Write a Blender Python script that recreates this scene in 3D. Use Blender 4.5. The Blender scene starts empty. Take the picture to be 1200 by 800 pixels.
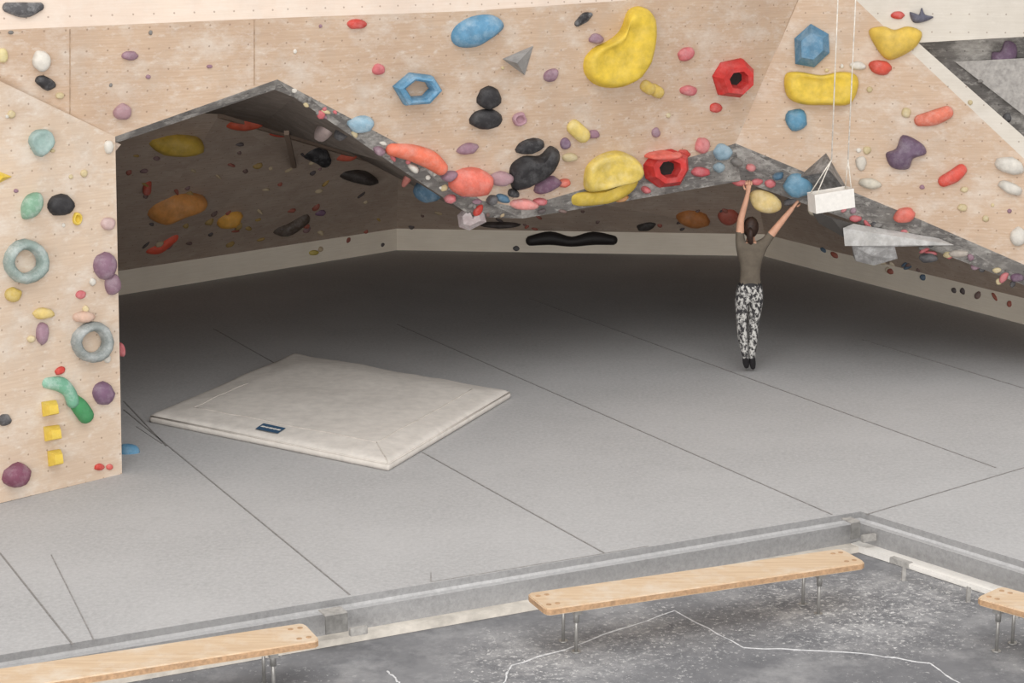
import bpy, bmesh, math, random
from mathutils import Vector, noise, Matrix
from mathutils.bvhtree import BVHTree
random.seed(7)
F=2300.0; H=5.15
TH=math.atan(515/F); C=math.cos(TH); S=math.sin(TH)
O=Vector((0,0,H))
scene=bpy.context.scene
try:
    scene.view_settings.view_transform='Standard'
    scene.view_settings.look='None'
except Exception: pass

# ---------- survey helpers (measured sight lines -> real world coordinates) ----------
def ray(px,py):
    u=(px-600)/F; v=-(py-400)/F
    return Vector((u, C+v*S, -S+v*C))
def on_plane(px,py,p,n):
    d=ray(px,py); t=(p-O).dot(n)/d.dot(n); return O+d*t
def at_y(px,py,Y):
    d=ray(px,py); return O+d*(Y/d.y)
def ground(px,py,z=0.0):
    d=ray(px,py); return O+d*((z-H)/d.z)

# ---------- materials ----------
def srgb(r,g,b):
    f=lambda c:(c/255/12.92) if c/255<=0.04045 else ((c/255+0.055)/1.055)**2.4
    return (f(r),f(g),f(b),1)
class NT:
    def __init__(s,name,rough=0.8,spec=0.3):
        s.m=bpy.data.materials.new(name); s.m.use_nodes=True
        s.t=s.m.node_tree; s.b=s.t.nodes['Principled BSDF']
        s.b.inputs['Roughness'].default_value=rough
        s.b.inputs['Specular IOR Level'].default_value=spec
    def n(s,typ,**kw):
        x=s.t.nodes.new(typ)
        for k,v in kw.items(): setattr(x,k,v)
        return x
    def l(s,a,b): s.t.links.new(a,b)
    def coord(s,kind='Object',scale=(1,1,1),rot=(0,0,0)):
        tc=s.n('ShaderNodeTexCoord'); mp=s.n('ShaderNodeMapping')
        mp.inputs['Scale'].default_value=scale; mp.inputs['Rotation'].default_value=rot
        s.l(tc.outputs[kind],mp.inputs['Vector']); return mp.outputs[0]
    def noise(s,vec,scale,detail=4,rough=.55):
        x=s.n('ShaderNodeTexNoise'); x.inputs['Scale'].default_value=scale
        x.inputs['Detail'].default_value=detail; x.inputs['Roughness'].default_value=rough
        s.l(vec,x.inputs['Vector']); return x.outputs['Fac']
    def ramp(s,fac,stops):
        r=s.n('ShaderNodeValToRGB'); e=r.color_ramp.elements
        while len(e)<len(stops): e.new(0.5)
        for el,(p,c) in zip(e,stops): el.position=p; el.color=c
        s.l(fac,r.inputs['Fac']); return r.outputs['Color']
    def g(s,fac,a,b): return s.ramp(fac,[(a,(0,0,0,1)),(b,(1,1,1,1))])
    def mix(s,fac,a,b,mode='MIX'):
        x=s.n('ShaderNodeMix',data_type='RGBA',blend_type=mode)
        for sock,val in ((x.inputs[0],fac),(x.inputs[6],a),(x.inputs[7],b)):
            if isinstance(val,bpy.types.NodeSocket): s.l(val,sock)
            else: sock.default_value=val
        return x.outputs[2]
    def math(s,op,a,b=0.0):
        x=s.n('ShaderNodeMath',operation=op)
        for i,val in enumerate((a,b)):
            if isinstance(val,bpy.types.NodeSocket): s.l(val,x.inputs[i])
            else: x.inputs[i].default_value=val
        return x.outputs[0]
    def spot(s,vec,p,r):
        x=s.n('ShaderNodeVectorMath',operation='DISTANCE'); s.l(vec,x.inputs[0]); x.inputs[1].default_value=p
        m=s.n('ShaderNodeMapRange'); s.l(x.outputs['Value'],m.inputs['Value'])
        m.inputs['From Min'].default_value=r; m.inputs['From Max'].default_value=0.0
        return m.outputs[0]
    def out(s,col,bump=None,bs=.2,bd=.01):
        if isinstance(col,bpy.types.NodeSocket): s.l(col,s.b.inputs['Base Color'])
        else: s.b.inputs['Base Color'].default_value=col
        if bump is not None:
            b=s.n('ShaderNodeBump'); b.inputs['Strength'].default_value=bs; b.inputs['Distance'].default_value=bd
            s.l(bump,b.inputs['Height']); s.l(b.outputs[0],s.b.inputs['Normal'])
        return s.m

def plywood(name,c1,c2,chalk=.45,dots=True,chalkcol=(224,217,208),dotc=(120,95,78)):
    k=NT(name,.75,.2)
    uv=k.coord('UV',(1.2,26,1)); gr=k.noise(uv,2.2,5,.6)
    col=k.mix(k.g(gr,.35,.68),srgb(*c1),srgb(*c2))
    big=k.noise(k.coord('UV'),.9,4,.6); col=k.mix(k.math('MULTIPLY',k.g(big,.35,.7),.5),col,srgb(c2[0]-20,c2[1]-20,c2[2]-18))
    ch=k.noise(k.coord('UV',(1,1.6,1),(0,0,.6)),2.1,9,.72)
    col=k.mix(k.math('MULTIPLY',k.g(ch,.48,.70),chalk),col,srgb(*chalkcol))
    gs=k.noise(k.coord('UV',(1.6,1,1),(0,0,-.3)),1.5,6,.7)
    col=k.mix(k.math('MULTIPLY',k.g(gs,.50,.74),chalk*.55),col,srgb(chalkcol[0]-44,chalkcol[1]-44,chalkcol[2]-44))
    sp=k.noise(k.coord('UV',(1,2.2,1),(0,0,-.5)),7,5,.7)
    col=k.mix(k.math('MULTIPLY',k.g(sp,.55,.72),chalk*.9),col,srgb(*chalkcol))
    if dots:
        v=k.n('ShaderNodeTexVoronoi',voronoi_dimensions='2D'); v.inputs['Scale'].default_value=5.2
        v.inputs['Randomness'].default_value=0.0; k.l(k.coord('UV',(1,1,1),(0,0,0)),v.inputs['Vector'])
        d=k.math('LESS_THAN',v.outputs['Distance'],.046)
        col=k.mix(k.math('MULTIPLY',d,.5),col,srgb(*dotc))
    return k.out(col,gr,.08,.004)

M_ply=plywood('plywood_panel',(207,182,158),(193,166,143),.55)
M_ply_l=plywood('plywood_weathered',(214,194,173),(203,181,160),.6)
M_ply_top=plywood('plywood_pale',(228,210,195),(220,201,184),.35)
M_ply_r=plywood('plywood_right',(208,184,161),(194,168,145),.55)
M_cream=plywood('painted_cream_panel',(216,209,198),(208,200,188),.35)
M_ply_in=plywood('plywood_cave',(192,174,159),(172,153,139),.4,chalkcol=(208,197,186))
M_slate=plywood('slate_grey_panel',(126,122,119),(100,97,94),.85,chalkcol=(200,196,190),dotc=(50,45,42))
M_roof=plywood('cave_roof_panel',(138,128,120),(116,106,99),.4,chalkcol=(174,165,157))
M_kick=plywood('kickboard_cream',(244,235,220),(236,225,208),.1,dots=False)
M_edge=plywood('panel_edge',(226,214,196),(214,200,180),.2,dots=False)

def fleece(name='grey_fleece_mat',o_=0):
    k=NT(name,.95,.1)
    v=k.coord('Object'); a=k.noise(v,26,6,.75); b=k.noise(v,.6,4,.6); c=k.noise(v,6,5,.7)
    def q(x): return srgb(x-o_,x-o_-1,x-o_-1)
    col=k.mix(k.g(a,.3,.7),q(163),q(191))
    col=k.mix(k.math('MULTIPLY',k.g(b,.35,.7),.4),col,q(197))
    col=k.mix(k.math('MULTIPLY',k.g(c,.55,.72),.25),col,q(153))
    return k.out(col,a,.3,.01)
M_fleece=fleece()
M_fleece_shade=fleece('grey_fleece_painted_shade',24)  # same fleece tinted darker: shade painted onto the mat's upright faces
def concrete():
    k=NT('dusty_concrete',.75,.25)
    v=k.coord('Object'); a=k.noise(v,.55,6,.65); b=k.noise(v,26,4,.8); c=k.noise(v,2.6,8,.75)
    col=k.mix(k.g(a,.3,.7),srgb(112,112,115),srgb(140,140,142))
    col=k.mix(k.math('MULTIPLY',k.g(c,.45,.62),.5),col,srgb(92,93,97))
    d=k.noise(v,1.1,9,.78)
    col=k.mix(k.math('MULTIPLY',k.g(d,.50,.68),.5),col,srgb(178,177,177))
    e=k.noise(v,.8,5,.7)
    col=k.mix(k.math('MULTIPLY',k.g(b,.58,.66),k.g(e,.46,.62)),col,srgb(222,220,218))
    e2=k.noise(v,5,8,.8)
    for px,py,r,s_ in ((985,716,1.15,1.0),(640,775,.9,.7),(1110,690,.7,.6),(770,745,.8,.5)):
        p=ground(px,py,-.3); m=k.spot(v,tuple(p),r)
        soft=k.math('MULTIPLY',k.g(e2,.46,.66),k.math('MULTIPLY',m,s_))
        col=k.mix(soft,col,srgb(206,204,203))
        col=k.mix(k.math('MULTIPLY',k.g(b,.55,.61),k.math('MULTIPLY',m,s_)),col,srgb(232,230,228))
    return k.out(col,b,.15,.004)
M_conc=concrete()
def simple(name,c,rough=.7,var=.12,scale=20,spec=.3,metal=0,bs=.15):
    k=NT(name,rough,spec); k.b.inputs['Metallic'].default_value=metal
    n=k.noise(k.coord('Object'),scale,5,.6)
    lo=[max(0,x*(1-var)) for x in c]; hi=[min(255,x*(1+var)) for x in c]
    return k.out(k.mix(k.g(n,.3,.7),srgb(*lo),srgb(*hi)),n,bs,.004)
M_seam=simple('mat_seam_dark',(136,133,131))
M_canvas=simple('beige_canvas',(215,209,202),.9,.04,9,.1)
M_canvas_d=simple('beige_canvas_piping',(203,196,188),.9,.05,9,.1)
M_label=simple('label_blue',(52,82,110))
M_white=simple('white_paint',(232,228,222),.6,.03)
M_curb=simple('curb_pale_wood',(205,198,188),.8,.1,6)
def benchwood():
    k=NT('bench_wood',.6,.3); g=k.noise(k.coord('Object',(1.2,18,6)),2,5,.6)
    col=k.mix(k.g(g,.3,.7),srgb(200,172,142),srgb(218,194,164))
    d=k.noise(k.coord('Object'),3,6,.7); col=k.mix(k.math('MULTIPLY',k.g(d,.46,.66),.6),col,srgb(222,211,196))
    return k.out(col,g,.1,.003)
M_bench=benchwood()
M_benchedge=simple('bench_ply_edge',(180,146,114),.6,.12,30)
M_steel=simple('galvanised_steel',(165,163,160),.45,.1,10,.5,.6)
M_rope=simple('white_cord',(226,220,210),.9)
M_dark=simple('dark_hole',(44,40,38))

HM={}
def holdmat(c,chalk=.35,rough=.55):
    key=(c,chalk)
    if key in HM: return HM[key]
    k=NT('hold_%02x%02x%02x'%c,rough,.35)
    v=k.coord('Object'); n=k.noise(v,7,5,.65); f=k.noise(v,60,3,.6)
    dark=[x*.82 for x in c]; chc=[x*.4+225*.6 for x in c]
    col=k.mix(k.g(n,.3,.7),srgb(*dark),srgb(*c))
    n2=k.noise(k.coord('Object',(1,1,1),(1,2,3)),6,7,.75)
    col=k.mix(k.math('MULTIPLY',k.g(n2,.46,.68),chalk),col,srgb(*chc))
    HM[key]=k.out(col,f,.25,.004); return HM[key]

# ---------- mesh helpers ----------
def mkobj(name,me,parent=None):
    o=bpy.data.objects.new(name,me); scene.collection.objects.link(o)
    if parent: o.parent=parent
    return o
def empty(name,loc=(0,0,0)):
    e=bpy.data.objects.new(name,None); scene.collection.objects.link(e); e.location=loc; e.empty_display_size=.2
    return e
SURF_V=[];SURF_F=[]
def register(pts,faces):
    b=len(SURF_V); SURF_V.extend([p.copy() for p in pts]); 
    for f in faces: SURF_F.append([b+i for i in f])
def newell(pts):
    n=Vector((0,0,0))
    for i,p in enumerate(pts):
        q=pts[(i+1)%len(pts)]
        n+=Vector(((p.y-q.y)*(p.z+q.z),(p.z-q.z)*(p.x+q.x),(p.x-q.x)*(p.y+q.y)))
    return n.normalized()
def panel(name,pts,mat,th=.06,side=None,reg=True,parent=None,facing=None):
    n=newell(pts); ref=(facing if facing is not None else O)-sum(pts,Vector())/len(pts)
    if n.dot(ref)<0: pts=pts[::-1]; n=-n
    h=Vector((0,0,1)).cross(n)
    if h.length<.05: h=Vector((1,0,0))
    h.normalize(); up=n.cross(h).normalized()
    bm=bmesh.new(); uvl=bm.loops.layers.uv.new('UVMap')
    a=[bm.verts.new(p) for p in pts]; b=[bm.verts.new(p-n*th) for p in pts]
    fs=[bm.faces.new(a)]; fb=[bm.faces.new(b[::-1])]
    for i in range(len(pts)):
        j=(i+1)%len(pts); f=bm.faces.new([a[j],a[i],b[i],b[j]]); f.material_index=1; fb.append(f)
    for f in fs+fb:
        for l in f.loops: l[uvl].uv=(l.vert.co.dot(h),l.vert.co.dot(up))
    me=bpy.data.meshes.new(name); bm.to_mesh(me); bm.free()
    me.materials.append(mat); me.materials.append(side or mat)
    o=mkobj(name,me,parent)
    if reg: register(pts,[list(range(len(pts)))])
    return o
def strip(name,top,bot,mat,reg=True,th=.04):
    """faceted surface between two polylines (front faces towards the room)"""
    bm=bmesh.new(); uvl=bm.loops.layers.uv.new('UVMap'); k=len(top)
    vt=[bm.verts.new(p) for p in top]; vb=[bm.verts.new(p) for p in bot]
    pts=list(top)+list(bot); fl=[]
    for i in range(k-1):
        for tri in ((vt[i],vb[i],vb[i+1]),(vt[i],vb[i+1],vt[i+1])):
            co=[t.co for t in tri]
            if (co[1]-co[0]).cross(co[2]-co[0]).length<1e-6: continue
            f=bm.faces.new(tri)
            n=(co[1]-co[0]).cross(co[2]-co[0]).normalized(); h=Vector((0,0,1)).cross(n)
            if h.length<.05:h=Vector((1,0,0))
            h.normalize(); up=n.cross(h)
            for l in f.loops: l[uvl].uv=(l.vert.co.dot(h),l.vert.co.dot(up))
        fl+= [[i,k+i,k+i+1],[i,k+i+1,i+1]]
    me=bpy.data.meshes.new(name); bm.to_mesh(me); bm.free(); me.materials.append(mat)
    if reg: register(pts,fl)
    return mkobj(name,me)
def box_between(name,p,q,w,h,mat,parent=None,up=Vector((0,0,1)),bevel=0):
    d=(q-p); L=d.length; d.normalize(); s_=d.cross(up)
    if s_.length<.01: s_=Vector((1,0,0))
    s_.normalize(); u=s_.cross(d)
    bm=bmesh.new(); vs=[]
    for e in (p,q):
        for a,b in ((-1,-1),(1,-1),(1,1),(-1,1)): vs.append(bm.verts.new(e+s_*a*w/2+u*b*h/2))
    for f in ((0,1,2,3),(7,6,5,4),(0,4,5,1),(1,5,6,2),(2,6,7,3),(3,7,4,0)): bm.faces.new([vs[i] for i in f])
    bmesh.ops.recalc_face_normals(bm,faces=bm.faces)
    if bevel: bmesh.ops.bevel(bm,geom=bm.edges[:],offset=bevel,segments=2,affect='EDGES')
    me=bpy.data.meshes.new(name); bm.to_mesh(me); bm.free(); me.materials.append(mat)
    return mkobj(name,me,parent)
def tube_pts(bm,pts,rads,seg=10,mi=0,flat=None):
    rings=[]
    for i,p in enumerate(pts):
        a=pts[max(0,i-1)]; b=pts[min(len(pts)-1,i+1)]; d=(b-a).normalized()
        if flat: n=flat[0]; sd=d.cross(n).normalized(); hf=flat[1]
        else:
            ref=Vector((0,0,1)) if abs(d.z)<.9 else Vector((1,0,0))
            sd=d.cross(ref).normalized(); n=sd.cross(d); hf=1
        rings.append([bm.verts.new(p+sd*math.cos(t)*rads[i]+n*math.sin(t)*rads[i]*hf) for t in [2*math.pi*k/seg for k in range(seg)]])
    for i in range(len(rings)-1):
        for k in range(seg):
            f=bm.faces.new([rings[i][k],rings[i][(k+1)%seg],rings[i+1][(k+1)%seg],rings[i+1][k]]); f.smooth=True; f.material_index=mi
    for r in (rings[0][::-1],rings[-1]):
        f=bm.faces.new(r); f.material_index=mi
def tube_obj(name,pts,r,mat,parent=None,seg=10):
    bm=bmesh.new(); tube_pts(bm,pts,[r]*len(pts) if not isinstance(r,list) else r,seg)
    bmesh.ops.recalc_face_normals(bm,faces=bm.faces)
    me=bpy.data.meshes.new(name); bm.to_mesh(me); bm.free(); me.materials.append(mat)
    return mkobj(name,me,parent)
def hull(name,pts,mat,parent=None):
    cen=sum(pts,Vector())/len(pts)
    bm=bmesh.new(); vs=[bm.verts.new(p-cen) for p in pts]
    r=bmesh.ops.convex_hull(bm,input=vs)
    bmesh.ops.delete(bm,geom=[v for v in bm.verts if not v.link_faces],context='VERTS')
    bmesh.ops.recalc_face_normals(bm,faces=bm.faces)
    me=bpy.data.meshes.new(name); bm.to_mesh(me); bm.free(); me.materials.append(mat)
    o=mkobj(name,me,parent); o.location=cen; return o

# ---------- wall planes ----------
Z=Vector((0,0,1))
A0=ground(0,590); B0=ground(143,555)
d0=(B0-A0).normalized(); n0=d0.cross(Z).normalized()
def p0(px,py): return on_plane(px,py,B0,n0)
d1=Vector((1,.64,0)).normalized(); nh1=d1.cross(Z).normalized()
if nh1.y>0: nh1=-nh1
w1=(Z+nh1*.2).normalized(); n1=d1.cross(w1).normalized()
tl=p0(135,160)
def p1(px,py): return on_plane(px,py,tl,n1)
Cb=p1(862,168); Ct=p1(935,0); R=at_y(1200,310,20.9)
n2=(Ct-Cb).cross(R-Cb).normalized()
def p2(px,py): return on_plane(px,py,Cb,n2)
def pw(px,py): return p1(px,py) if px<=862+(168-py)*.43 else p2(px,py)

panel('wall_left',[p0(143,555),p0(135,160),p0(0,95),p0(-116,40),p0(-260,40),p0(-260,652)],M_ply_l,.10,M_edge)
rim1=[(135,160),(325,93),(470,170),(565,235),(610,243),(700,217),(862,168)]
top1=[(943,-18),(740,0),(550,13),(325,21),(0,35),(-116,40)]
panel('wall_overhang',[p1(*p) for p in rim1]+[p1(*p) for p in top1],M_ply,.05,M_edge)
tp=[p1(*p) for p in top1]+[p0(-260,40)]
up=[p+Z*1.7-nh1*.25 for p in tp]
strip('wall_upper',up,tp,M_ply_top)
panel('wall_right',[p2(862,168),p2(1080,258),p2(1200,310),p2(1330,366),p2(1330,306),p2(1200,186),p2(1003,0),p2(943,-20)],M_ply_r,.05,M_edge)
panel('wall_right_upper',[p2(943,-20),p2(1003,0),p2(1200,186),p2(1330,306),p2(1330,270),p2(1200,160),p2(1076,50),p2(1200,43),p2(1330,36),p2(1330,-150),p2(1000,-150)],M_cream,.05,M_edge)
n2c=n2 if n2.y<0 else -n2
off=-n2c*.35
panel('wall_right_recess',[p2(1070,47)+off,p2(1330,20)+off,p2(1330,300)+off],M_slate,.04)
panel('wall_recess_side',[p2(1122,72)+off*.9,p2(1330,62)+off*.1,p2(1330,235)+off*.4],simple('recess_grey',(165,161,157)),.03)

# grey chalky rim band
low=[(137,167),(322,105),(345,114),(460,192),(554,254),(612,256),(702,241),(868,212),(1078,287),(1200,334),(1330,392)]
topr=[(135,160),(325,93),(345,101),(470,170),(565,235),(610,243),(700,217),(862,168),(1080,258),(1200,310),(1330,366)]
T=[p1(*p) if p[0]<=862 else p2(*p) for p in topr]
Q=[]
for p,t in zip(low,T): Q.append(at_y(p[0],p[1],t.y+.07))
strip('wall_rim_band',T,Q,M_slate)

# cave shell
K1=ground(465,293);K2=ground(895,300);K3=ground(1200,380);K0=ground(145,345)
K00=K0+(K0-K1)*.95; K4=K3+(K3-K2)*.75
K=[K00,K0,K1,K2,K3,K4]
kh=Vector((0,0,.33))
strip('baseboard_cave',[k+kh for k in K],K,M_kick)
Kt=[k+kh for k in K]
Mp=[Vector((-7.4,21.2,3.1)),Vector((-3.6,24.2,2.6)),Vector((-1.62,27.9,1.45)),Vector((3.2,27.2,2.3)),Vector((6.0,22.9,1.7)),Vector((7.6,20.3,1.5))]
strip('wall_cave',Mp,Kt,M_ply_in)
def lerp(a,b,t): return a+(b-a)*t
Mq=[Mp[0],Mp[1],lerp(Mp[1],Mp[2],.2),lerp(Mp[1],Mp[2],.7),Mp[2],lerp(Mp[2],Mp[3],.3),lerp(Mp[2],Mp[3],.5),Mp[3],Mp[4],lerp(Mp[4],Mp[5],.5),Mp[5]]
strip('ceiling_cave',Mq,Q,M_roof)
panel('wall_cave_side',[K00,K00+kh,Mp[0],Q[0],p0(-260,300),p0(-260,652)],M_ply_in,.04,reg=False)
cj=empty('trim_cave')
dn=Vector((.02,-.05,-.02))
box_between('cave_joint',Mp[1]+dn,Mp[2]+dn,.09,.05,M_ply_in,cj)
BVH=BVHTree.FromPolygons(SURF_V,SURF_F)
def hitp(px,py):
    h,n,_,_=BVH.ray_cast(O,ray(px,py).normalized()); return h
a,b=hitp(336,152),hitp(345,192)
if a and b: box_between('cave_joint',a+Vector((0,-.03,-.03)),b+Vector((0,-.03,-.03)),.06,.05,M_ply_in,cj)

# ---------- floor ----------
fa=ground(0,772);fb=ground(380,712);fc=ground(1008,603);fd=ground(1200,662)
e1=(fc-fa).normalized(); e2=(fd-fc).normalized()
fl=fa-e1*5; fr=fc+e2*8
def slab(name,front,back,zt,zb,mat,bev=.05,side=None):
    bm=bmesh.new(); pts=front+back
    t=[bm.verts.new((p.x,p.y,zt)) for p in pts]; b=[bm.verts.new((p.x,p.y,zb)) for p in pts]
    f=bm.faces.new(t); f2=bm.faces.new(b[::-1])
    for i in range(len(pts)):
        j=(i+1)%len(pts); bm.faces.new([t[j],t[i],b[i],b[j]])
    bmesh.ops.recalc_face_normals(bm,faces=bm.faces)
    ed=[e for e in bm.edges if all(v.co.z>zt-.001 for v in e.verts)]
    bmesh.ops.bevel(bm,geom=ed,offset=bev,segments=5,affect='EDGES')
    for f in bm.faces:
        f.smooth=abs(f.normal.z)<.995 and abs(f.normal.z)>.02
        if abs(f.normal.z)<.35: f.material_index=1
    me=bpy.data.meshes.new(name); bm.to_mesh(me); bm.free(); me.materials.append(mat); me.materials.append(side or mat)
    return mkobj(name,me)
back=[Vector((14,6,0)),Vector((14,32,0)),Vector((-14,32,0)),Vector((-14,8,0))]
slab('floor',[fl,fc,fr],back,0,-.25,M_fleece,.075,M_fleece_shade)
bm=bmesh.new()
vs=[bm.verts.new(p) for p in ((-25,-2,-.30),(25,-2,-.30),(25,34,-.30),(-25,34,-.30))]; bm.faces.new(vs)
me=bpy.data.meshes.new('floor_concrete'); bm.to_mesh(me); bm.free(); me.materials.append(M_conc); mkobj('floor_concrete',me)
def shift(p,n,d,z): return Vector((p.x+n.x*d,p.y+n.y*d,z))
pn1=Vector((e1.y,-e1.x,0)); pn2=Vector((-e2.y,e2.x,0)); 
if pn2.x>0: pn2=-pn2
curb=empty('trim_curb')
box_between('curb_board',shift(fl,pn1,.05,-.27),shift(fc,pn1,.05,-.27),.11,.055,M_curb,curb)
box_between('curb_board_side',shift(fc,pn2,.05,-.265),shift(fr,pn2,.05,-.265),.11,.06,M_white,curb)
seams=empty('mat_seams')
def seam(pts,w=.013,mat=M_seam):
    for i in range(len(pts)-1):
        a=ground(*pts[i]);b=ground(*pts[i+1]); a.z=b.z=.001
        box_between('seam',a,b,w,.006,mat,seams)
for s_ in ([(620,350),(1167,548)],[(465,380),(975,603)],[(495,530),(708,648)],[(145,480),(410,697)],[(1010,398),(1200,455)],
           [(0,648),(85,755)],[(1015,603),(1200,548)],[(250,385),(330,430)],[(145,470),(195,523)],[(0,588),(143,553)]):
    seam(s_)
for s_ in ([(505,682),(760,640)],[(505,671),(505,682)],[(60,650),(110,750)],[(160,500),(190,520)]): seam(s_,.008,simple('mat_seam_light',(146,143,141)))
cr=empty('floor_cracks'); M_crk=simple('chalk_filled_crack',(212,212,213))
def crack(pts):
    P=[ground(x,y,-.299) for x,y in pts]; Q_=[]
    for a,b in zip(P,P[1:]):
        for t in range(6): Q_.append(lerp(a,b,t/6)+Vector((random.uniform(-.012,.012),random.uniform(-.02,.02),0)))
    Q_.append(P[-1])
    for a,b in zip(Q_,Q_[1:]): box_between('crack',a,b,random.uniform(.007,.018),.003,M_crk,cr)
crack([(590,800),(600,780),(690,750),(790,715),(870,758),(1010,765),(1090,778),(1130,803)])
crack([(455,785),(465,795),(470,810)])

# ---------- crash pad ----------
def pad():
    root=empty('crash_pad')
    c=[ground(177,495),ground(345,422),ground(597,467),ground(455,552)]
    cen=sum(c,Vector())/4
    bm=bmesh.new(); N=34
    def bil(u,v):
        return lerp(lerp(c[0],c[3],u),lerp(c[1],c[2],u),v)
    def hz(u,v):
        e=min(u,1-u,v,1-v)
        base=.095+.04*min(1,max(0,e)/.13)
        r=min(1,e/.025); base-=.03*(1-math.sqrt(max(0,1-(1-r)**2)))
        return base+.014*noise.noise(Vector((u*5,v*4,1)))+.01*noise.noise(Vector((u*13,v*11,3)))
    g=[[None]*(N+1) for _ in range(N+1)]
    def ease(u): return (u*u*(3-2*u))*.75+u*.25
    for i in range(N+1):
        for j in range(N+1):
            u=ease(i/N);v=ease(j/N)
            p=bil(u,v); g[i][j]=bm.verts.new((p.x,p.y,hz(u,v)))
    for i in range(N):
        for j in range(N):
            f=bm.faces.new([g[i][j],g[i+1][j],g[i+1][j+1],g[i][j+1]]); f.smooth=True
    border=[g[i][0] for i in range(N)]+[g[N][j] for j in range(N)]+[g[N-i][N] for i in range(N)]+[g[0][N-j] for j in range(N)]
    prev=border
    for k_,(z_,o_) in enumerate(((.05,.016),(.025,.014),(.004,0))):
        bot=[]
        for v in border:
            d=(Vector((v.co.x,v.co.y,0))-Vector((cen.x,cen.y,0))).normalized()
            bot.append(bm.verts.new((v.co.x+d.x*o_,v.co.y+d.y*o_,z_)))
        for i in range(len(border)):
            j=(i+1)%len(border); f=bm.faces.new([prev[j],prev[i],bot[i],bot[j]]); f.smooth=True
        prev=bot
    bm.faces.new(prev)
    bmesh.ops.recalc_face_normals(bm,faces=bm.faces)
    me=bpy.data.meshes.new('pad_cushion'); bm.to_mesh(me); bm.free(); me.materials.append(M_canvas)
    mkobj('pad_cushion',me,root)
    z=Vector((0,0,.068))
    for a,b in zip(c,c[1:]+c[:1]): tube_obj('piping',[a+z,b+z],.008,M_canvas_d,root,6)
    for (a,b) in (((.11,.12),(.89,.12)),((.89,.12),(.89,.89)),((1,0),(.89,.12)),((.11,.12),(.11,.5))):
        n_=14; pp=[]
        for t in range(n_+1):
            u=lerp(Vector(a),Vector(b),t/n_); P=bil(u[0],u[1]); P.z=hz(u[0],u[1])+.001; pp.append(P)
        tube_obj('stitching',pp,.005,M_canvas_d,root,5)
    a=bil(.44,.035);b=bil(.535,.035);c2=bil(.535,.09);d2=bil(.44,.09)
    for q,(u,v) in ((a,(.44,.035)),(b,(.535,.035)),(c2,(.535,.09)),(d2,(.44,.09))): q.z=hz(u,v)+.01
    bm=bmesh.new(); bm.faces.new([bm.verts.new(q) for q in (a,b,c2,d2)])
    me=bpy.data.meshes.new('label'); bm.to_mesh(me); bm.free(); me.materials.append(M_label); mkobj('label',me,root)
    for t0,t1 in ((.1,.25),(.3,.4),(.45,.6),(.65,.75),(.8,.92)):
        q0=lerp(lerp(a,d2,.5),lerp(b,c2,.5),t0);q1=lerp(lerp(a,d2,.5),lerp(b,c2,.5),t1)
        q0.z+=.003;q1.z+=.003; box_between('label_mark',q0,q1,.03,.003,M_white,root)
pad()

# ---------- benches ----------
def bench(p,q,width,legs=(.12,.88)):
    root=empty('bench')
    d=(q-p); L=d.length; d.normalize(); s_=Vector((-d.y,d.x,0))
    if s_.y<0: s_=-s_
    th=.055
    bm=bmesh.new()
    prof=[(0,.06),(.012,.02),(.04,0),(L-.04,0),(L-.012,.02),(L,.06),(L,width-.06),(L-.012,width-.02),(L-.04,width),(.04,width),(.012,width-.02),(0,width-.06)]
    t=[bm.verts.new(p+d*x+s_*y) for x,y in prof]; b=[bm.verts.new(p+d*x+s_*y-Z*th) for x,y in prof]
    bm.faces.new(t); bm.faces.new(b[::-1]); K_=len(prof)
    for i in range(K_):
        j=(i+1)%K_; f=bm.faces.new([t[j],t[i],b[i],b[j]]); f.material_index=1
    bmesh.ops.recalc_face_normals(bm,faces=bm.faces)
    bmesh.ops.bevel(bm,geom=[e for e in bm.edges if abs((e.verts[0].co-e.verts[1].co).z)<.001],offset=.008,segments=2,affect='EDGES')
    me=bpy.data.meshes.new('plank'); bm.to_mesh(me); bm.free(); me.materials.append(M_bench); me.materials.append(M_benchedge)
    mkobj('plank',me,root)
    for i,f in enumerate(legs):
        for g in (.18,.8):
            c=p+d*L*f+s_*width*g
            tube_obj('leg',[Vector((c.x,c.y,-.3)),Vector((c.x,c.y,p.z-th))],.013,M_steel,root,12)
            tube_obj('leg_sleeve',[Vector((c.x,c.y,-.06)),Vector((c.x,c.y,p.z-th))],.022,M_steel,root,12)
            tube_obj('foot_plate',[Vector((c.x,c.y,-.3)),Vector((c.x,c.y,-.288))],.034,M_steel,root,14)
        a=p+d*L*f+s_*.03-Z*(th+.02); b2=p+d*L*f+s_*(width-.03)-Z*(th+.02)
        box_between('cross_bracket',a,b2,.06,.035,M_steel,root)
    for x in (.06,.13,L-.13,L-.06):
        for y in (.09,width-.09):
            c=p+d*x+s_*y
            tube_obj('bolt_hole',[c,c+Z*.002],.02,M_benchedge,root,14)
    return root
zt=.10
bench(ground(640,714,zt),ground(1016,659,zt),.38,legs=(.1,.86))
nb=ground(376,750,zt); nb2=ground(0,808,zt)
bench(nb2+(nb2-nb)*.5,nb,.38,legs=(.35,.9))
rb=ground(1143,700,zt); bench(rb,rb+(ground(1200,716,zt)-rb)*5,.36,legs=(.08,.9))
M_br=simple('bracket_grey',(165,162,158));M_br2=simple('bracket_dark',(128,126,123))
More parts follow.
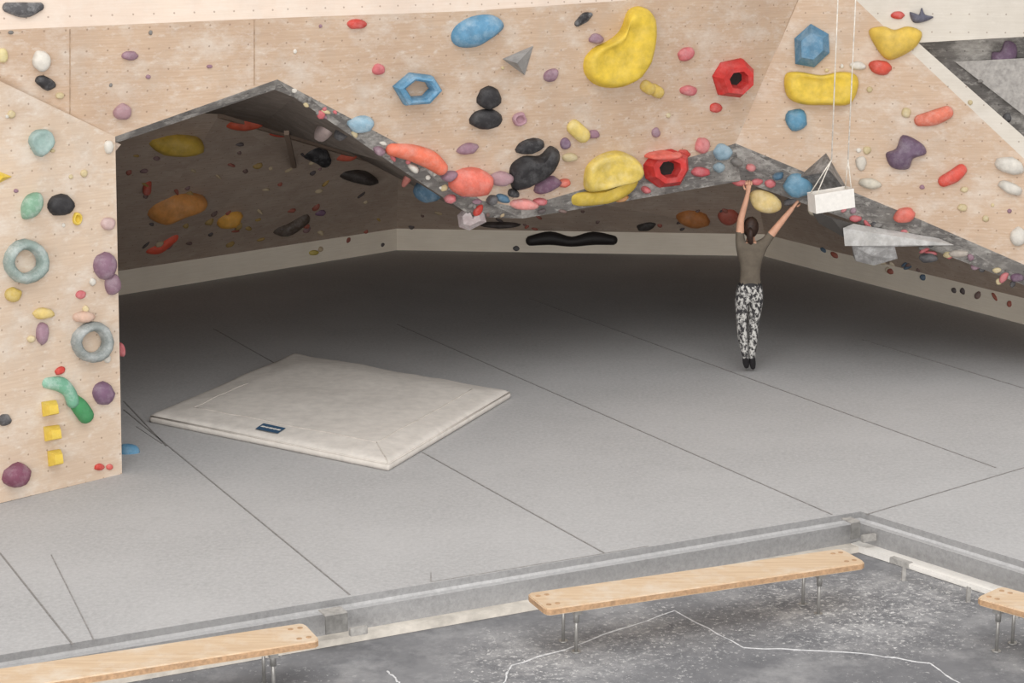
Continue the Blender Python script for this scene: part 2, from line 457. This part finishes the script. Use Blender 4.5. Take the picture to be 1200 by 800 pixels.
def bracket(px,py,w):
    r=empty('steel_bracket'); c=ground(px,py,0.0)
    a=c-e1*w/2; b=c+e1*w/2
    box_between('plate',a+Z*.006,b+Z*.006,.14,.012,M_br,r,bevel=.004)
    box_between('upright',a+pn1*.07-Z*.07,b+pn1*.07-Z*.07,.012,.14,M_br2,r,bevel=.004)
    box_between('foot',b+pn1*.10-Z*.14,b+e1*.14+pn1*.10-Z*.14,.04,.06,M_br,r,bevel=.004)
bracket(390,717,.18)
bracket(997,610,.1)
rail=empty('side_rail')
a=ground(1045,655,-.15); b=ground(1200,705,-.15)
box_between('rail_bar',a,b,.04,.03,M_white,rail)
box_between('rail_clip',a,lerp(a,b,.15),.055,.045,M_br,rail)
for f in (.1,.6,.95):
    q=lerp(a,b,f); box_between('rail_post',q,Vector((q.x,q.y,-.3)),.03,.03,M_br,rail,up=Vector((1,0,0)))

# ---------- holds ----------
def to_cam_frame(px,py,blend,rim=False):
    d=ray(px,py).normalized(); hit,n,_,_=BVH.ray_cast(O,d)
    if hit is None: hit=p1(px,py); n=n1.copy()
    if rim and hit.y>23:
        hit=pw(px,py)+d*.15; n=-d
    if n.dot(d)>0: n=-n
    n=(n*(1-blend)-d*blend).normalized()
    return hit,n
def cat(pts,closed,res):
    out=[];k=len(pts)
    rng=range(k) if closed else range(k-1)
    for i in rng:
        g=lambda a: pts[a%k] if closed else pts[max(0,min(k-1,a))]
        a,b,c,d=g(i-1),g(i),g(i+1),g(i+2)
        for s_ in range(res):
            t=s_/res
            out.append(tuple(.5*((2*b[j])+(-a[j]+c[j])*t+(2*a[j]-5*b[j]+4*c[j]-d[j])*t*t+(-a[j]+3*b[j]-3*c[j]+d[j])*t**3) for j in range(len(b))))
    if not closed: out.append(tuple(pts[-1]))
    return out
PROF={'dome':[(1,0),(1.0,.22),(.94,.5),(.8,.78),(.58,.94),(.3,1.0)],
 'crater':[(1,0),(1,.45),(.9,.85),(.76,1.0),(.62,.9),(.5,.5),(.42,.25)],
 'ring':[(1,0),(.99,.5),(.88,.88),(.74,1),(.62,.85),(.54,.5),(.52,0)],
 'gem':[(1,0),(1,.25),(.62,1)],
 'gempocket':[(1,0),(1.0,.35),(.72,1),(.46,1.0),(.36,.35)],
 'pyr':[(1,0),(1,.02)],
 'dish':[(1,0),(1,.35),(.92,.75),(.8,.92),(.6,.8),(.35,.7)],
}
def emit(bm,loops,mi,smooth,closecap,capmat=None):
    rings=[[bm.verts.new(p) for p in lp] for lp in loops]
    n=len(rings[0])
    for a,b in zip(rings,rings[1:]):
        for i in range(n):
            j=(i+1)%n; f=bm.faces.new([a[i],a[j],b[j],b[i]]); f.smooth=smooth; f.material_index=mi
    if closecap:
        c=bm.verts.new(sum((v.co for v in rings[-1]),Vector())/n)
        for i in range(n):
            f=bm.faces.new([rings[-1][i],rings[-1][(i+1)%n],c]); f.smooth=smooth; f.material_index=mi if capmat is None else capmat
def outline(px,py,w,h,rot,n=18,wob=.1,seed=0):
    out=[];cr_,sr=math.cos(rot),math.sin(rot)
    for i in range(n):
        a=2*math.pi*i/n; r=1+wob*noise.noise(Vector((math.cos(a)*1.3+seed*3.1,math.sin(a)*1.3,seed)))*2
        x=math.cos(a)*w/2*r;y=math.sin(a)*h/2*r
        out.append((px+x*cr_-y*sr,py+x*sr+y*cr_))
    return out
SM_BM=bmesh.new(); SM_MATS=[]
HN=[0]
def hold(pts,color,hgt=None,prof='dome',blend=.25,name='climbing_hold',chalk=.35,smooth=True,apex=None,small=False,sm_res=4,wob=.05,rim=False):
    HN[0]+=1; sd=HN[0]
    cx=sum(p[0] for p in pts)/len(pts); cy=sum(p[1] for p in pts)/len(pts)
    hit,n=to_cam_frame(cx,cy,blend,rim)
    if smooth and len(pts)<16: pts=cat(pts,True,sm_res)
    W=[on_plane(x,y,hit,n) for x,y in pts]
    cen=sum(W,Vector())/len(W)
    size=sum((p-cen).length for p in W)/len(W)
    if hgt is None: hgt=size*.75
    loops=[]
    loops.append([p-n*(.3 if rim else .08*min(1,size*6)) for p in W])
    for s_,z in PROF[prof]:
        lp=[]
        for p in W:
            q=cen+(p-cen)*s_+n*z*hgt
            if smooth: q+=n*(hgt*wob*2*noise.noise(q*9+Vector((sd,0,0)))) 
            lp.append(q)
        loops.append(lp)
    if prof=='pyr':
        ap=on_plane(apex[0],apex[1],hit+n*hgt,n) if apex else cen+n*hgt
        loops[-1]=[ap+(p-cen)*.02 for p in W]
    mat=holdmat(color,chalk)
    if small:
        if mat not in SM_MATS: SM_MATS.append(mat)
        emit(SM_BM,loops,SM_MATS.index(mat),smooth,prof!='ring'); return
    bm=bmesh.new()
    emit(bm,loops,0,smooth,prof!='ring',1 if prof=='gempocket' else None)
    bmesh.ops.recalc_face_normals(bm,faces=bm.faces)
    me=bpy.data.meshes.new(name); 
    bmesh.ops.translate(bm,verts=bm.verts,vec=-cen)
    bm.to_mesh(me); bm.free()
    me.materials.append(mat)
    if prof=='gempocket': me.materials.append(M_dark)
    o=mkobj(name,me); o.location=cen; return o
def E(px,py,w,h,color,rot=0,**k):
    small=k.pop('small',max(w,h)<26)
    wob=k.pop('ow',.1)
    return hold(outline(px,py,w,h,rot,16 if not small else 12,wob,HN[0]+1),color,small=small,**k)
def thold(spine,color,flat=.8,blend=.25,name='climbing_hold',chalk=.35):
    sp=cat(spine,False,5)
    cx=sp[len(sp)//2][0];cy=sp[len(sp)//2][1]
    hit,n=to_cam_frame(cx,cy,blend)
    P=[on_plane(x,y,hit,n) for x,y,_ in sp]; sc=(hit-O).dot(Vector((0,C,-S)))/F
    Rr=[r*sc for _,_,r in sp]
    d=(P[0]-P[1]).normalized();e=(P[-1]-P[-2]).normalized()
    pre=[P[0]+d*Rr[0]*k for k in (.95,.8,.45)];pr=[Rr[0]*k for k in (.25,.6,.9)]
    pst=[P[-1]+e*Rr[-1]*k for k in (.45,.8,.95)];qr=[Rr[-1]*k for k in (.9,.6,.25)]
    P=pre+P+pst;Rr=pr+Rr+qr; cen=sum(P,Vector())/len(P)
    bm=bmesh.new(); tube_pts(bm,[p+n*Rr[len(Rr)//2]*.3-cen for p in P],Rr,14,0,(n,flat))
    bmesh.ops.recalc_face_normals(bm,faces=bm.faces)
    me=bpy.data.meshes.new(name); bm.to_mesh(me); bm.free(); me.materials.append(holdmat(color,chalk))
    o=mkobj(name,me); o.location=cen; return o

YEL=(232,198,70);YEL2=(214,184,96);BLU=(100,152,186);DBL=(84,116,140);RED=(206,72,62);COR=(232,112,88);BLK=(48,46,48)
MAU=(154,120,134);PUR=(124,94,118);PNK=(208,112,116);TEA=(156,180,174);GRN=(72,146,94);WHT=(224,218,208);GRY=(132,128,124);ORG=(206,140,72);TAN=(212,194,152);SLT=(84,82,84)
# left wall and top-left
thold([(8,9,6),(28,12,9),(46,8,5)],SLT,chalk=.7)
E(48,71,22,24,WHT); E(53,97,26,15,BLK,.4); E(152,65,20,11,MAU); E(143,131,22,20,(176,140,146)); E(3,65,12,18,(222,206,150)); E(70,112,10,8,TAN)
E(47,166,30,31,TEA,prof='dish'); E(13,134,10,9,TAN); hold([(-8,198),(14,207),(-6,217)],YEL,smooth=False,prof='pyr',small=True,hgt=.06)
hold([(24,240),(32,228),(46,226),(49,240),(40,254),(26,256)],(134,172,146),chalk=.8)
E(70,240,33,26,BLK,.1,chalk=.1); E(90,256,11,15,YEL,prof='crater'); E(126,262,18,15,(206,176,172)); E(127,172,11,16,WHT); E(98,203,9,9,TAN)
E(28,306,54,52,(150,166,160),prof='ring',ow=.05,hgt=.12,chalk=.8); E(106,400,49,47,(150,156,154),prof='ring',ow=.06,hgt=.12,chalk=.8)
E(122,311,27,32,(140,108,126)); E(131,333,19,25,(146,116,130)); E(15,345,20,17,YEL2); E(50,367,26,13,(222,196,124)); E(97,371,26,14,(214,180,160)); E(49,390,15,27,(158,126,140)); E(94,345,12,10,PNK); E(36,397,10,8,TAN);E(100,362,8,8,TAN)
thold([(53,448,7),(70,450,9),(80,459,8),(84,470,8)],(120,176,148),chalk=.8); thold([(84,468,8),(92,476,10),(99,486,10)],GRN,chalk=.1)
E(70,434,13,9,RED,-.5); E(120,460,27,27,PUR); E(5,492,16,14,SLT); E(18,556,35,28,(130,78,98),-.3)
for (x,y,w,h) in ((57,478,19,19),(60,507,20,19),(63,536,17,20)):
    hold([(x-w/2,y-h/2+2),(x+w/2-2,y-h/2),(x+w/2,y+h/2-3),(x-w/2+2,y+h/2)],(232,200,84),prof='gem',smooth=False,hgt=.11,chalk=.2)
E(116,547,12,8,RED);E(128,547,8,7,RED); E(142,410,9,16,PNK); hold([(141,522),(160,522),(164,534),(156,542),(142,546)],BLU,blend=.9)
E(108,330,8,9,WHT);E(125,420,9,10,WHT)
# top centre
E(417,28,23,12,RED); 
hold([(527,44),(532,30),(552,19),(578,18),(589,30),(575,44),(556,54),(536,54)],BLU,prof='gem',hgt=.14,chalk=.5)
thold([(676,27,4),(685,20,6),(691,17,3)],BLK,chalk=.9)
hold([(586,68),(625,54),(615,88)],(160,160,160),prof='pyr',apex=(606,74),hgt=.2,smooth=False,name='wall_volume')
hold([(735,12),(752,8),(765,22),(764,55),(752,84),(728,100),(700,100),(683,86),(681,68),(692,55),(712,46),(726,34)],YEL,prof='dish',hgt=.2,blend=.35,chalk=.12)
E(443,81,15,13,PNK);E(645,88,20,14,MAU,-.5);E(698,45,18,12,MAU)
hold([(458,100),(478,84),(505,88),(515,104),(500,120),(472,122)],BLU,prof='ring',smooth=False,hgt=.14,chalk=.5)
E(572,114,28,27,BLK,chalk=.15,small=False); E(569,139,38,25,BLK,chalk=.15); E(608,139,16,16,(180,140,150),prof='crater')
thold([(755,100,7),(761,104,7)],YEL2);thold([(764,104,7),(771,108,7)],YEL2)
E(803,63,20,16,PNK,-.4);E(806,106,21,12,PNK);E(838,126,14,12,RED);E(783,135,6,6,TAN)
hold([(832,88),(842,72),(868,68),(880,80),(880,98),(864,113),(840,110)],(208,58,54),prof='gempocket',smooth=False,hgt=.17,chalk=.2)
# right facet
hold([(931,45),(950,28),(971,40),(972,62),(954,79),(932,75)],(92,140,172),prof='gem',smooth=False,hgt=.16,chalk=.4)
hold([(920,88),(935,84),(962,88),(985,84),(1003,88),(1005,104),(995,122),(970,123),(940,122),(922,112)],YEL,prof='dish',hgt=.18,chalk=.12)
E(933,140,25,28,(94,148,178)); E(1032,79,27,18,(214,84,66),.2); 
hold([(1018,36),(1035,31),(1048,35),(1064,31),(1080,38),(1074,54),(1056,66),(1040,70),(1028,58)],(228,192,84),prof='dome',hgt=.14,chalk=.1)
E(1052,18,16,9,RED); hold([(1066,14),(1076,18),(1080,9),(1084,17),(1094,20),(1082,26),(1070,26)],(96,96,112),small=False)
hold([(1162,62),(1172,60),(1178,48),(1190,52),(1191,68),(1180,80),(1164,80)],(112,88,112)); 
thold([(1078,141,7),(1094,138,9),(1109,132,8)],(224,124,100),chalk=.5)
hold([(1038,180),(1050,174),(1058,158),(1080,168),(1085,180),(1070,186),(1064,198),(1045,196)],(112,90,112))
thold([(1106,212,7),(1118,206,8),(1126,199,7)],(222,90,76)); E(1020,215,27,13,(214,206,190),.2); E(1009,191,13,17,(216,208,196));E(1016,176,10,10,TAN);E(1019,105,7,7,TAN);E(1062,132,12,12,TAN);E(1128,243,12,9,TAN)
E(1006,176,6,6,WHT);E(1183,194,36,20,WHT,.3);E(1184,220,30,14,(220,214,204),.4);E(1193,277,20,22,WHT);E(1137,120,6,6,TAN);E(1005,77,20,10,WHT);E(1130,222,9,7,TAN)
E(1060,252,26,17,(224,118,104),-.2);E(1155,256,8,8,TAN);E(1180,138,10,12,SLT)
# along the rim
E(423,145,32,19,(150,182,200),chalk=.8); E(381,152,21,15,(196,176,172)); E(376,134,10,10,PNK); E(547,174,27,13,MAU,-.2);E(586,209,30,17,(176,140,146),small=False)
thold([(458,174,8),(480,178,10),(502,186,11),(515,196,9)],(238,124,96),flat=.9); E(550,213,54,35,(236,122,104),.05,ow=.06); E(504,223,34,22,DBL,.1,blend=.5,rim=True)
E(620,171,33,18,BLK,-.2,chalk=.3);hold([(597,192),(612,182),(632,182),(645,171),(654,180),(645,200),(622,216),(602,222),(596,208)],BLK,chalk=.2)
thold([(671,148,9),(682,158,9)],(232,206,120));E(662,168,12,14,PUR);E(667,184,18,11,TAN);E(640,216,34,18,(120,88,108),-.4,small=False);E(695,157,15,10,MAU)
hold([(643,230),(668,224),(705,222),(735,214),(748,206),(742,222),(720,236),(685,241),(655,240)],(216,186,76),hgt=.1,blend=.5,chalk=.2)
hold([(681,210),(684,192),(700,180),(722,176),(742,184),(751,198),(744,210),(720,216),(700,222),(685,222)],(228,200,100),prof='dish',hgt=.2,blend=.4,chalk=.4)
hold([(750,192),(760,178),(785,174),(803,182),(804,198),(794,216),(770,219),(754,208)],(206,58,54),prof='gempocket',smooth=False,hgt=.2,blend=.4,chalk=.2)
E(775,180,42,9,(232,110,96),-.05,hgt=.2);E(822,170,18,19,(216,130,130));E(820,201,22,12,(202,90,96));E(846,178,22,20,(150,178,194));E(842,196,14,12,(140,160,170));E(800,180,16,10,RED);E(768,155,10,12,MAU)
hold([(536,252),(548,240),(556,256),(566,246),(570,260),(550,270),(538,266)],(180,165,165),smooth=False,prof='gem',blend=.6,chalk=.8,rim=True);E(560,246,16,8,RED,-.9,rim=True)
E(612,239,38,13,(230,150,144),.1,blend=.6,chalk=.8,rim=True);E(478,208,10,20,(205,130,120),.5,blend=.5,rim=True)
for (x,y,w,h,c_) in ((526,206,20,12,MAU),(527,232,14,10,PNK),(576,234,14,12,SLT),(588,232,18,10,DBL),(632,236,18,9,PNK),(601,226,14,10,BLK),(660,214,16,10,(220,110,90)),(728,232,16,8,ORG),(756,222,12,8,PNK),(484,196,14,9,WHT),(444,176,14,10,MAU),(400,156,16,9,SLT),(862,190,14,10,GRY),(880,196,12,9,(216,130,130)),(912,206,14,9,DBL)):
    E(x,y,w,h,c_,random.uniform(-.6,.6),blend=.5,rim=True,hgt=.09)
E(935,217,35,28,(110,158,186),blend=.5,rim=True);E(887,213,14,8,PNK);E(903,215,13,10,PNK,rim=True);E(870,214,24,9,(205,110,110),rim=True,hgt=.05);E(927,236,20,9,SLT,-.3,rim=True,hgt=.05)
hold([(878,228),(888,222),(904,226),(915,236),(914,246),(900,250),(884,244)],(222,196,132),blend=.6,hgt=.07,chalk=.5,rim=True)
hold([(935,208),(968,179),(1002,236)],(120,118,116),prof='pyr',apex=(972,200),hgt=.35,smooth=False,name='wall_volume',blend=.3,chalk=.8)
def tc(px,py,dy): # point dy metres in front of the right wall
    p=pw(px,py); return at_y(px,py,p.y-dy)
M_vol=holdmat((200,198,195),.9)
hull('wall_volume',[p2(1000,262),p2(1100,279),tc(988,267,.12),tc(1118,287,.12),tc(990,288,.1),tc(1050,289,.08),tc(1000,280,-.2),tc(1090,284,-.2)],M_vol)
hull('wall_volume',[tc(998,287,.06),tc(1048,287,.06),tc(1052,303,.0),tc(1022,300,.1),tc(1024,311,.0),tc(1003,306,.0),tc(1000,300,-.2),tc(1040,292,-.2)],holdmat((150,148,147),.9))
E(1015,297,16,12,WHT,.6,blend=.7,rim=True);E(1088,302,22,12,SLT,blend=.6,rim=True);E(1123,297,24,9,(190,180,170),blend=.6,rim=True);E(1192,325,16,10,(110,84,104),blend=.6,rim=True)
hull('wall_volume',[tc(950,246,.0),tc(1000,262,.0),tc(996,282,-.1),tc(960,262,-.1),tc(975,256,.12),tc(960,250,-.4)],M_slate)
hold([(948,232),(962,224),(962,250),(948,250)],(190,180,160),blend=.6,small=True,rim=True)
for i in range(26):
    x=random.uniform(985,1190); y=178+ (x-862)*.42+random.uniform(2,22)
    E(x,y+4,random.uniform(6,16),random.uniform(5,9),random.choice([MAU,PNK,SLT,TAN,GRY]),random.uniform(-1,1),blend=.6,rim=True)
for i in range(22):
    x=random.uniform(340,560); y=93+(x-325)*.6+random.uniform(-4,12)
    E(x,y,random.uniform(5,12),random.uniform(4,8),random.choice([MAU,PNK,GRY,TAN,WHT]),random.uniform(-1,1),blend=.6,rim=True)
# cave interior
D=dict(blend=.7,chalk=.15)
E(286,143,52,18,(216,96,68),-.05,**D);E(326,156,30,8,(200,86,66),.1,**D);E(405,183,26,12,(214,104,80),0,**D)
E(205,168,68,28,(222,186,80),.1,**D);hold([(172,250),(178,226),(205,220),(238,230),(240,244),(215,254),(192,262)],(236,164,92),**D)
E(268,256,34,24,(240,178,80),-.2,**D);thold([(175,291,6),(186,290,7),(202,277,7)],(236,96,70),blend=.7,chalk=.1);thold([(173,208,5),(172,224,5)],(190,84,66),blend=.7)
thold([(350,172,9),(372,180,11),(380,188,8)],BLK,blend=.7);thold([(318,262,8),(335,268,9),(355,256,8)],(90,76,66),blend=.7);E(415,205,60,16,(70,62,58),.3,**D)
thold([(622,282,6),(645,279,8),(670,283,6),(695,279,8),(718,281,6)],(40,36,36),blend=.7,chalk=0);E(758,264,24,11,(60,54,52),-.3,**D);E(812,255,42,22,(200,130,74),.2,**D);E(853,253,24,22,(190,100,84),0,**D)
E(605,291,8,6,SLT,**D);E(367,296,14,6,(200,180,90),**D);E(375,249,14,8,PUR,**D);E(585,262,50,7,(80,72,70),**D)
for i in range(70):
    x=random.uniform(150,455); y=random.uniform(165,295)
    if y<140+(x-250)*.33+6: continue
    E(x,y,random.uniform(4,13),random.uniform(3,8),random.choice([(160,90,75),(120,96,90),(200,180,150),(170,140,80),(90,80,80),(140,110,110)]),random.uniform(-1,1),**D)
for i in range(22):
    x=random.uniform(480,850); y=random.uniform(246,268)
    E(x,y,random.uniform(4,12),random.uniform(3,6),random.choice([(160,90,75),(120,96,90),(180,160,130),(90,80,80)]),random.uniform(-1,1),**D)
for i in range(18):
    x=random.uniform(960,1190); y=285+(x-950)*.27+random.uniform(-10,12)
    E(x,y,random.uniform(5,14),random.uniform(4,8),random.choice([(160,90,75),(120,96,90),(220,205,180),(90,80,80),(90,110,130)]),random.uniform(-1,1),**D)
for i in range(45):
    x=random.uniform(5,1190);y=random.uniform(30,330)
    if x<130 or (y<90 and x<900) or (x>900 and y<150+(x-900)*.5): E(x,y,random.uniform(4,7),random.uniform(4,6),random.choice([TAN,WHT,GRY,MAU]),chalk=.2)
bmesh.ops.recalc_face_normals(SM_BM,faces=SM_BM.faces)
me=bpy.data.meshes.new('small_climbing_holds'); SM_BM.to_mesh(me); SM_BM.free()
for m in SM_MATS: me.materials.append(m)
mkobj('small_climbing_holds',me)

pj=empty('wall_panel_joints')
M_joint=simple('joint_shadow',(172,148,126))
for a,b,pf in (((82,34),(82,133),p1),((298,23),(298,100),p1),((865,166),(935,0),p1)):
    pa,pb=pf(*a),pf(*b); nn=n1 if n1.y<0 else -n1
    box_between('joint',pa+nn*.002,pb+nn*.002,.01,.006,M_joint,pj,up=nn)

# ---------- hanging box ----------
hb=empty('hanging_brush_box')
bc=at_y(974,234,20.35)
def boxp(c,w,dp,h,rz,tilt):
    M=Matrix.Translation(c)@Matrix.Rotation(rz,4,'Z')@Matrix.Rotation(tilt,4,'Y')
    bm=bmesh.new(); bmesh.ops.create_cube(bm,size=1,matrix=M@Matrix.Diagonal((w,dp,h,1)))
    zz=M.to_3x3()@Z
    bm.normal_update()
    top=[f for f in bm.faces if f.normal.dot(zz)>.9]
    bmesh.ops.inset_region(bm,faces=top,thickness=.02)
    bmesh.ops.translate(bm,verts=list({v for f in top for v in f.verts}),vec=-zz*h*.8)
    me=bpy.data.meshes.new('box'); bm.to_mesh(me); bm.free(); me.materials.append(M_white); mkobj('box',me,hb)
    return M
MM=boxp(bc,.44,.2,.2,.25,-.12)
for sx,tx in ((-.2,-.0),(.2,.19)):
    for sy in (-.08,.08):
        a=MM@Vector((sx,sy,.08)); b=bc+Vector((tx*.9-.01,0,.42)); 
        tube_obj('cord',[a,b],.006,M_rope,hb,6)
    tube_obj('cord',[b,bc+Vector((tx,0,3.4))],.007,M_rope,hb,6)

# ---------- climber ----------
def skin(name,V,Ed,Rd,mats,sub=2,root=0,parent=None):
    me=bpy.data.meshes.new(name); me.from_pydata(V,Ed,[]); o=mkobj(name,me,parent)
    m=o.modifiers.new('Skin','SKIN'); m.use_smooth_shade=True
    if sub: 
        s_=o.modifiers.new('Sub','SUBSURF'); s_.levels=sub; s_.render_levels=sub
    sv=me.skin_vertices[0].data
    for i,r in enumerate(Rd):
        sv[i].radius=r if isinstance(r,tuple) else (r,r); sv[i].use_root=(i==root)
    bpy.context.view_layer.update()
    dg=bpy.context.evaluated_depsgraph_get(); nm=bpy.data.meshes.new_from_object(o.evaluated_get(dg))
    o.modifiers.clear(); o.data=nm; nm.name=name
    nm.materials.clear()
    for x in mats: nm.materials.append(x)
    for p in nm.polygons: p.use_smooth=True
    return o
M_skin=simple('skin',(206,158,132),.55,.05,12)
M_shirt=simple('olive_grey_shirt',(104,95,84),.9,.1,8)
M_shoe=simple('climbing_shoe_black',(40,38,40),.5)
M_hair=simple('dark_brown_hair',(52,38,32),.5,.25,40)
k=NT('patterned_leggings',.85,.2); nn_=k.noise(k.coord('Object',(1,1,.7)),30,4,.7)
M_pants=k.out(k.ramp(nn_,[(.46,srgb(60,58,60)),(.5,srgb(130,128,126)),(.56,srgb(200,198,194))]),nn_,.1,.004)
def climber():
    g=ground(876,436); root=empty('climber',g)
    V=[(0,0,.93),(0,-.01,1.06),(.0,.0,1.22),(.0,.01,1.37),(.0,.02,1.47),(0,.03,1.56),
       (-.125,.0,1.45),(-.125,-.01,1.72),(-.065,-.03,1.97),(-.052,-.03,2.04),
       (.135,.0,1.45),(.29,-.01,1.66),(.425,-.03,1.84),(.455,-.03,1.88),
       (-.085,.0,.87),(-.08,.02,.56),(-.065,-.01,.39),(-.035,-.03,.2),(-.02,.01,.11),(-.005,.04,.04),
       (.08,.0,.87),(.055,.03,.55),(.05,.0,.38),(.045,-.02,.19),(.055,.02,.10),(.07,.05,.025)]
    Ed=[(0,1),(1,2),(2,3),(3,4),(4,5),(3,6),(6,7),(7,8),(8,9),(3,10),(10,11),(11,12),(12,13),
        (0,14),(14,15),(15,16),(16,17),(17,18),(18,19),(0,20),(20,21),(21,22),(22,23),(23,24),(24,25)]
    Rd=[(.165,.115),(.115,.088),(.12,.09),(.135,.092),.05,.048,
        .06,.042,.029,.025,.06,.042,.029,.025,
        .10,.062,.06,.036,.042,.026,.10,.062,.06,.036,.042,.026]
    o=skin('body',V,Ed,Rd,[M_skin,M_shirt,M_pants,M_shoe],3,0,root)
    for p in o.data.polygons:
        c=p.center
        dl=(c-Vector(V[6])).length; dr=(c-Vector(V[10])).length
        if c.z<.17: m=3
        elif c.z<1.0: m=2
        elif c.z<1.03: m=3
        elif (c.z<1.46 and abs(c.x)<.2) or dl<.15 or dr<.15: m=1 if not (abs(c.x)<.055 and c.z>1.475) else 0
        else: m=0
        p.material_index=m
    bm=bmesh.new(); bmesh.ops.create_uvsphere(bm,u_segments=28,v_segments=20,radius=1)
    hc=Vector((-.0,.045,1.64))
    for v in bm.verts:
        x,y,z=v.co
        fx=.074*(1-.18*max(0,-z)); v.co=Vector((x*fx,y*.094+(.012 if z<-.3 and y>0 else 0),z*.108))
        if abs(x)<.22 and y>.85 and -.35<z<.1: v.co.y+=.018*(1-abs(x)/.25)
        if y>.7 and abs(abs(x)-.4)<.18 and .0<z<.25: v.co.y-=.006
        if y>.7 and abs(x)<.4 and -.62<z<-.48: v.co.y+=.005
    for f in bm.faces: f.smooth=True
    me=bpy.data.meshes.new('head'); bm.to_mesh(me); bm.free(); me.materials.append(M_skin); h=mkobj('head',me,root); h.location=hc; h.rotation_euler=(.25,0,-.2)
    for sx in (-1,1):
        bm=bmesh.new(); bmesh.ops.create_uvsphere(bm,u_segments=12,v_segments=8,radius=1)
        for v in bm.verts: v.co=Vector((v.co.x*.009+sx*.076,v.co.y*.018,v.co.z*.03))
        for f in bm.faces:f.smooth=True
        me=bpy.data.meshes.new('ear'); bm.to_mesh(me); bm.free(); me.materials.append(M_skin); mkobj('ear',me,h)
        bm=bmesh.new(); bmesh.ops.create_uvsphere(bm,u_segments=10,v_segments=8,radius=.011)
        bmesh.ops.translate(bm,verts=bm.verts,vec=(sx*.03,.083,.012))
        me=bpy.data.meshes.new('eye'); bm.to_mesh(me); bm.free(); me.materials.append(M_hair); mkobj('eye',me,h)
    bm=bmesh.new(); bmesh.ops.create_uvsphere(bm,u_segments=32,v_segments=24,radius=1)
    kill=[v for v in bm.verts if (v.co.y>.45 and v.co.z<.45) or (v.co.z<-.8)]
    bmesh.ops.delete(bm,geom=kill,context='VERTS')
    for v in bm.verts:
        w=1+.05*noise.noise(v.co*4); v.co=Vector((v.co.x*.086*w,v.co.y*.106*w-.004,v.co.z*.12*w))
    for f in bm.faces:f.smooth=True
    me=bpy.data.meshes.new('hair'); bm.to_mesh(me); bm.free(); me.materials.append(M_hair); mkobj('hair',me,h)
    bm=bmesh.new(); tube_pts(bm,[Vector((0,-.085,.03)),Vector((0,-.125,.0)),Vector((0,-.13,-.07)),Vector((.01,-.115,-.15)),Vector((.015,-.10,-.21))],[.022,.034,.036,.026,.008],12)
    me=bpy.data.meshes.new('ponytail'); bm.to_mesh(me); bm.free(); me.materials.append(M_hair); mkobj('ponytail',me,h)
    def hand(w,axis,side):
        a=Vector(axis).normalized(); f=Vector((0,1,0)); f=(f-a*f.dot(a)).normalized(); s_=a.cross(f).normalized()
        W=Vector(w)
        pv=[W-a*.03,W+a*.02,W+a*.055,W+a*.085+f*.008]
        skin('palm',[tuple(x) for x in pv],[(0,1),(1,2),(2,3)],[(.024,.022),(.03,.018),(.038,.018),(.036,.015)],[M_skin],2,1,root)
        for i,(off,L) in enumerate(((-.03,.85),(-.01,1.0),(.011,.95),(.03,.75))):
            b=W+a*.075+s_*off+f*.004
            pts=[b,b+a*.035*L+f*.008,b+a*.05*L+f*.035*L,b+a*.045*L+f*.06*L,b+a*.025*L+f*.078*L]
            skin('finger_%d'%(i+1),[tuple(x) for x in pts],[(0,1),(1,2),(2,3),(3,4)],[.011,.010,.0095,.0085,.0075],[M_skin],2,0,root)
        b=W+a*.02+s_*side*.028+f*.006
        pts=[b,b+a*.025+s_*side*.018+f*.015,b+a*.045+s_*side*.022+f*.035,b+a*.055+s_*side*.016+f*.055]
        skin('thumb',[tuple(x) for x in pts],[(0,1),(1,2),(2,3)],[.012,.011,.0095,.008],[M_skin],2,0,root)
    hand(V[9],(.1,.12,1),1)
    hand(V[13],(.55,.1,.8),-1)
climber()

# ---------- light ----------
w=bpy.data.worlds.new('World'); scene.world=w; w.use_nodes=True
bg=w.node_tree.nodes['Background']; bg.inputs[0].default_value=(1,.985,.97,1); bg.inputs[1].default_value=.9
def area(name,loc,target,size,en,col=(1,.98,.95)):
    l=bpy.data.lights.new(name,'AREA'); l.shape='RECTANGLE'; l.size=size[0]; l.size_y=size[1]; l.energy=en; l.color=col
    o=bpy.data.objects.new(name,l); scene.collection.objects.link(o); o.location=loc
    o.rotation_euler=(Vector(target)-Vector(loc)).to_track_quat('-Z','Y').to_euler(); return o
area('skylight',(1,8,13),(0,16,0),(12,8),800,(1,.99,.97))
area('added_front_fill',(-2,-6,3),(0,22,.8),(18,5),2550,(1,.985,.96))  # added fill lamp behind the camera, brightens cave and back floor

cam=bpy.data.cameras.new('camera'); co=bpy.data.objects.new('camera',cam); scene.collection.objects.link(co)
co.location=O; co.rotation_euler=(math.pi/2-TH,0,0); cam.sensor_width=36; cam.lens=F/1200*36; cam.clip_end=200
scene.camera=co
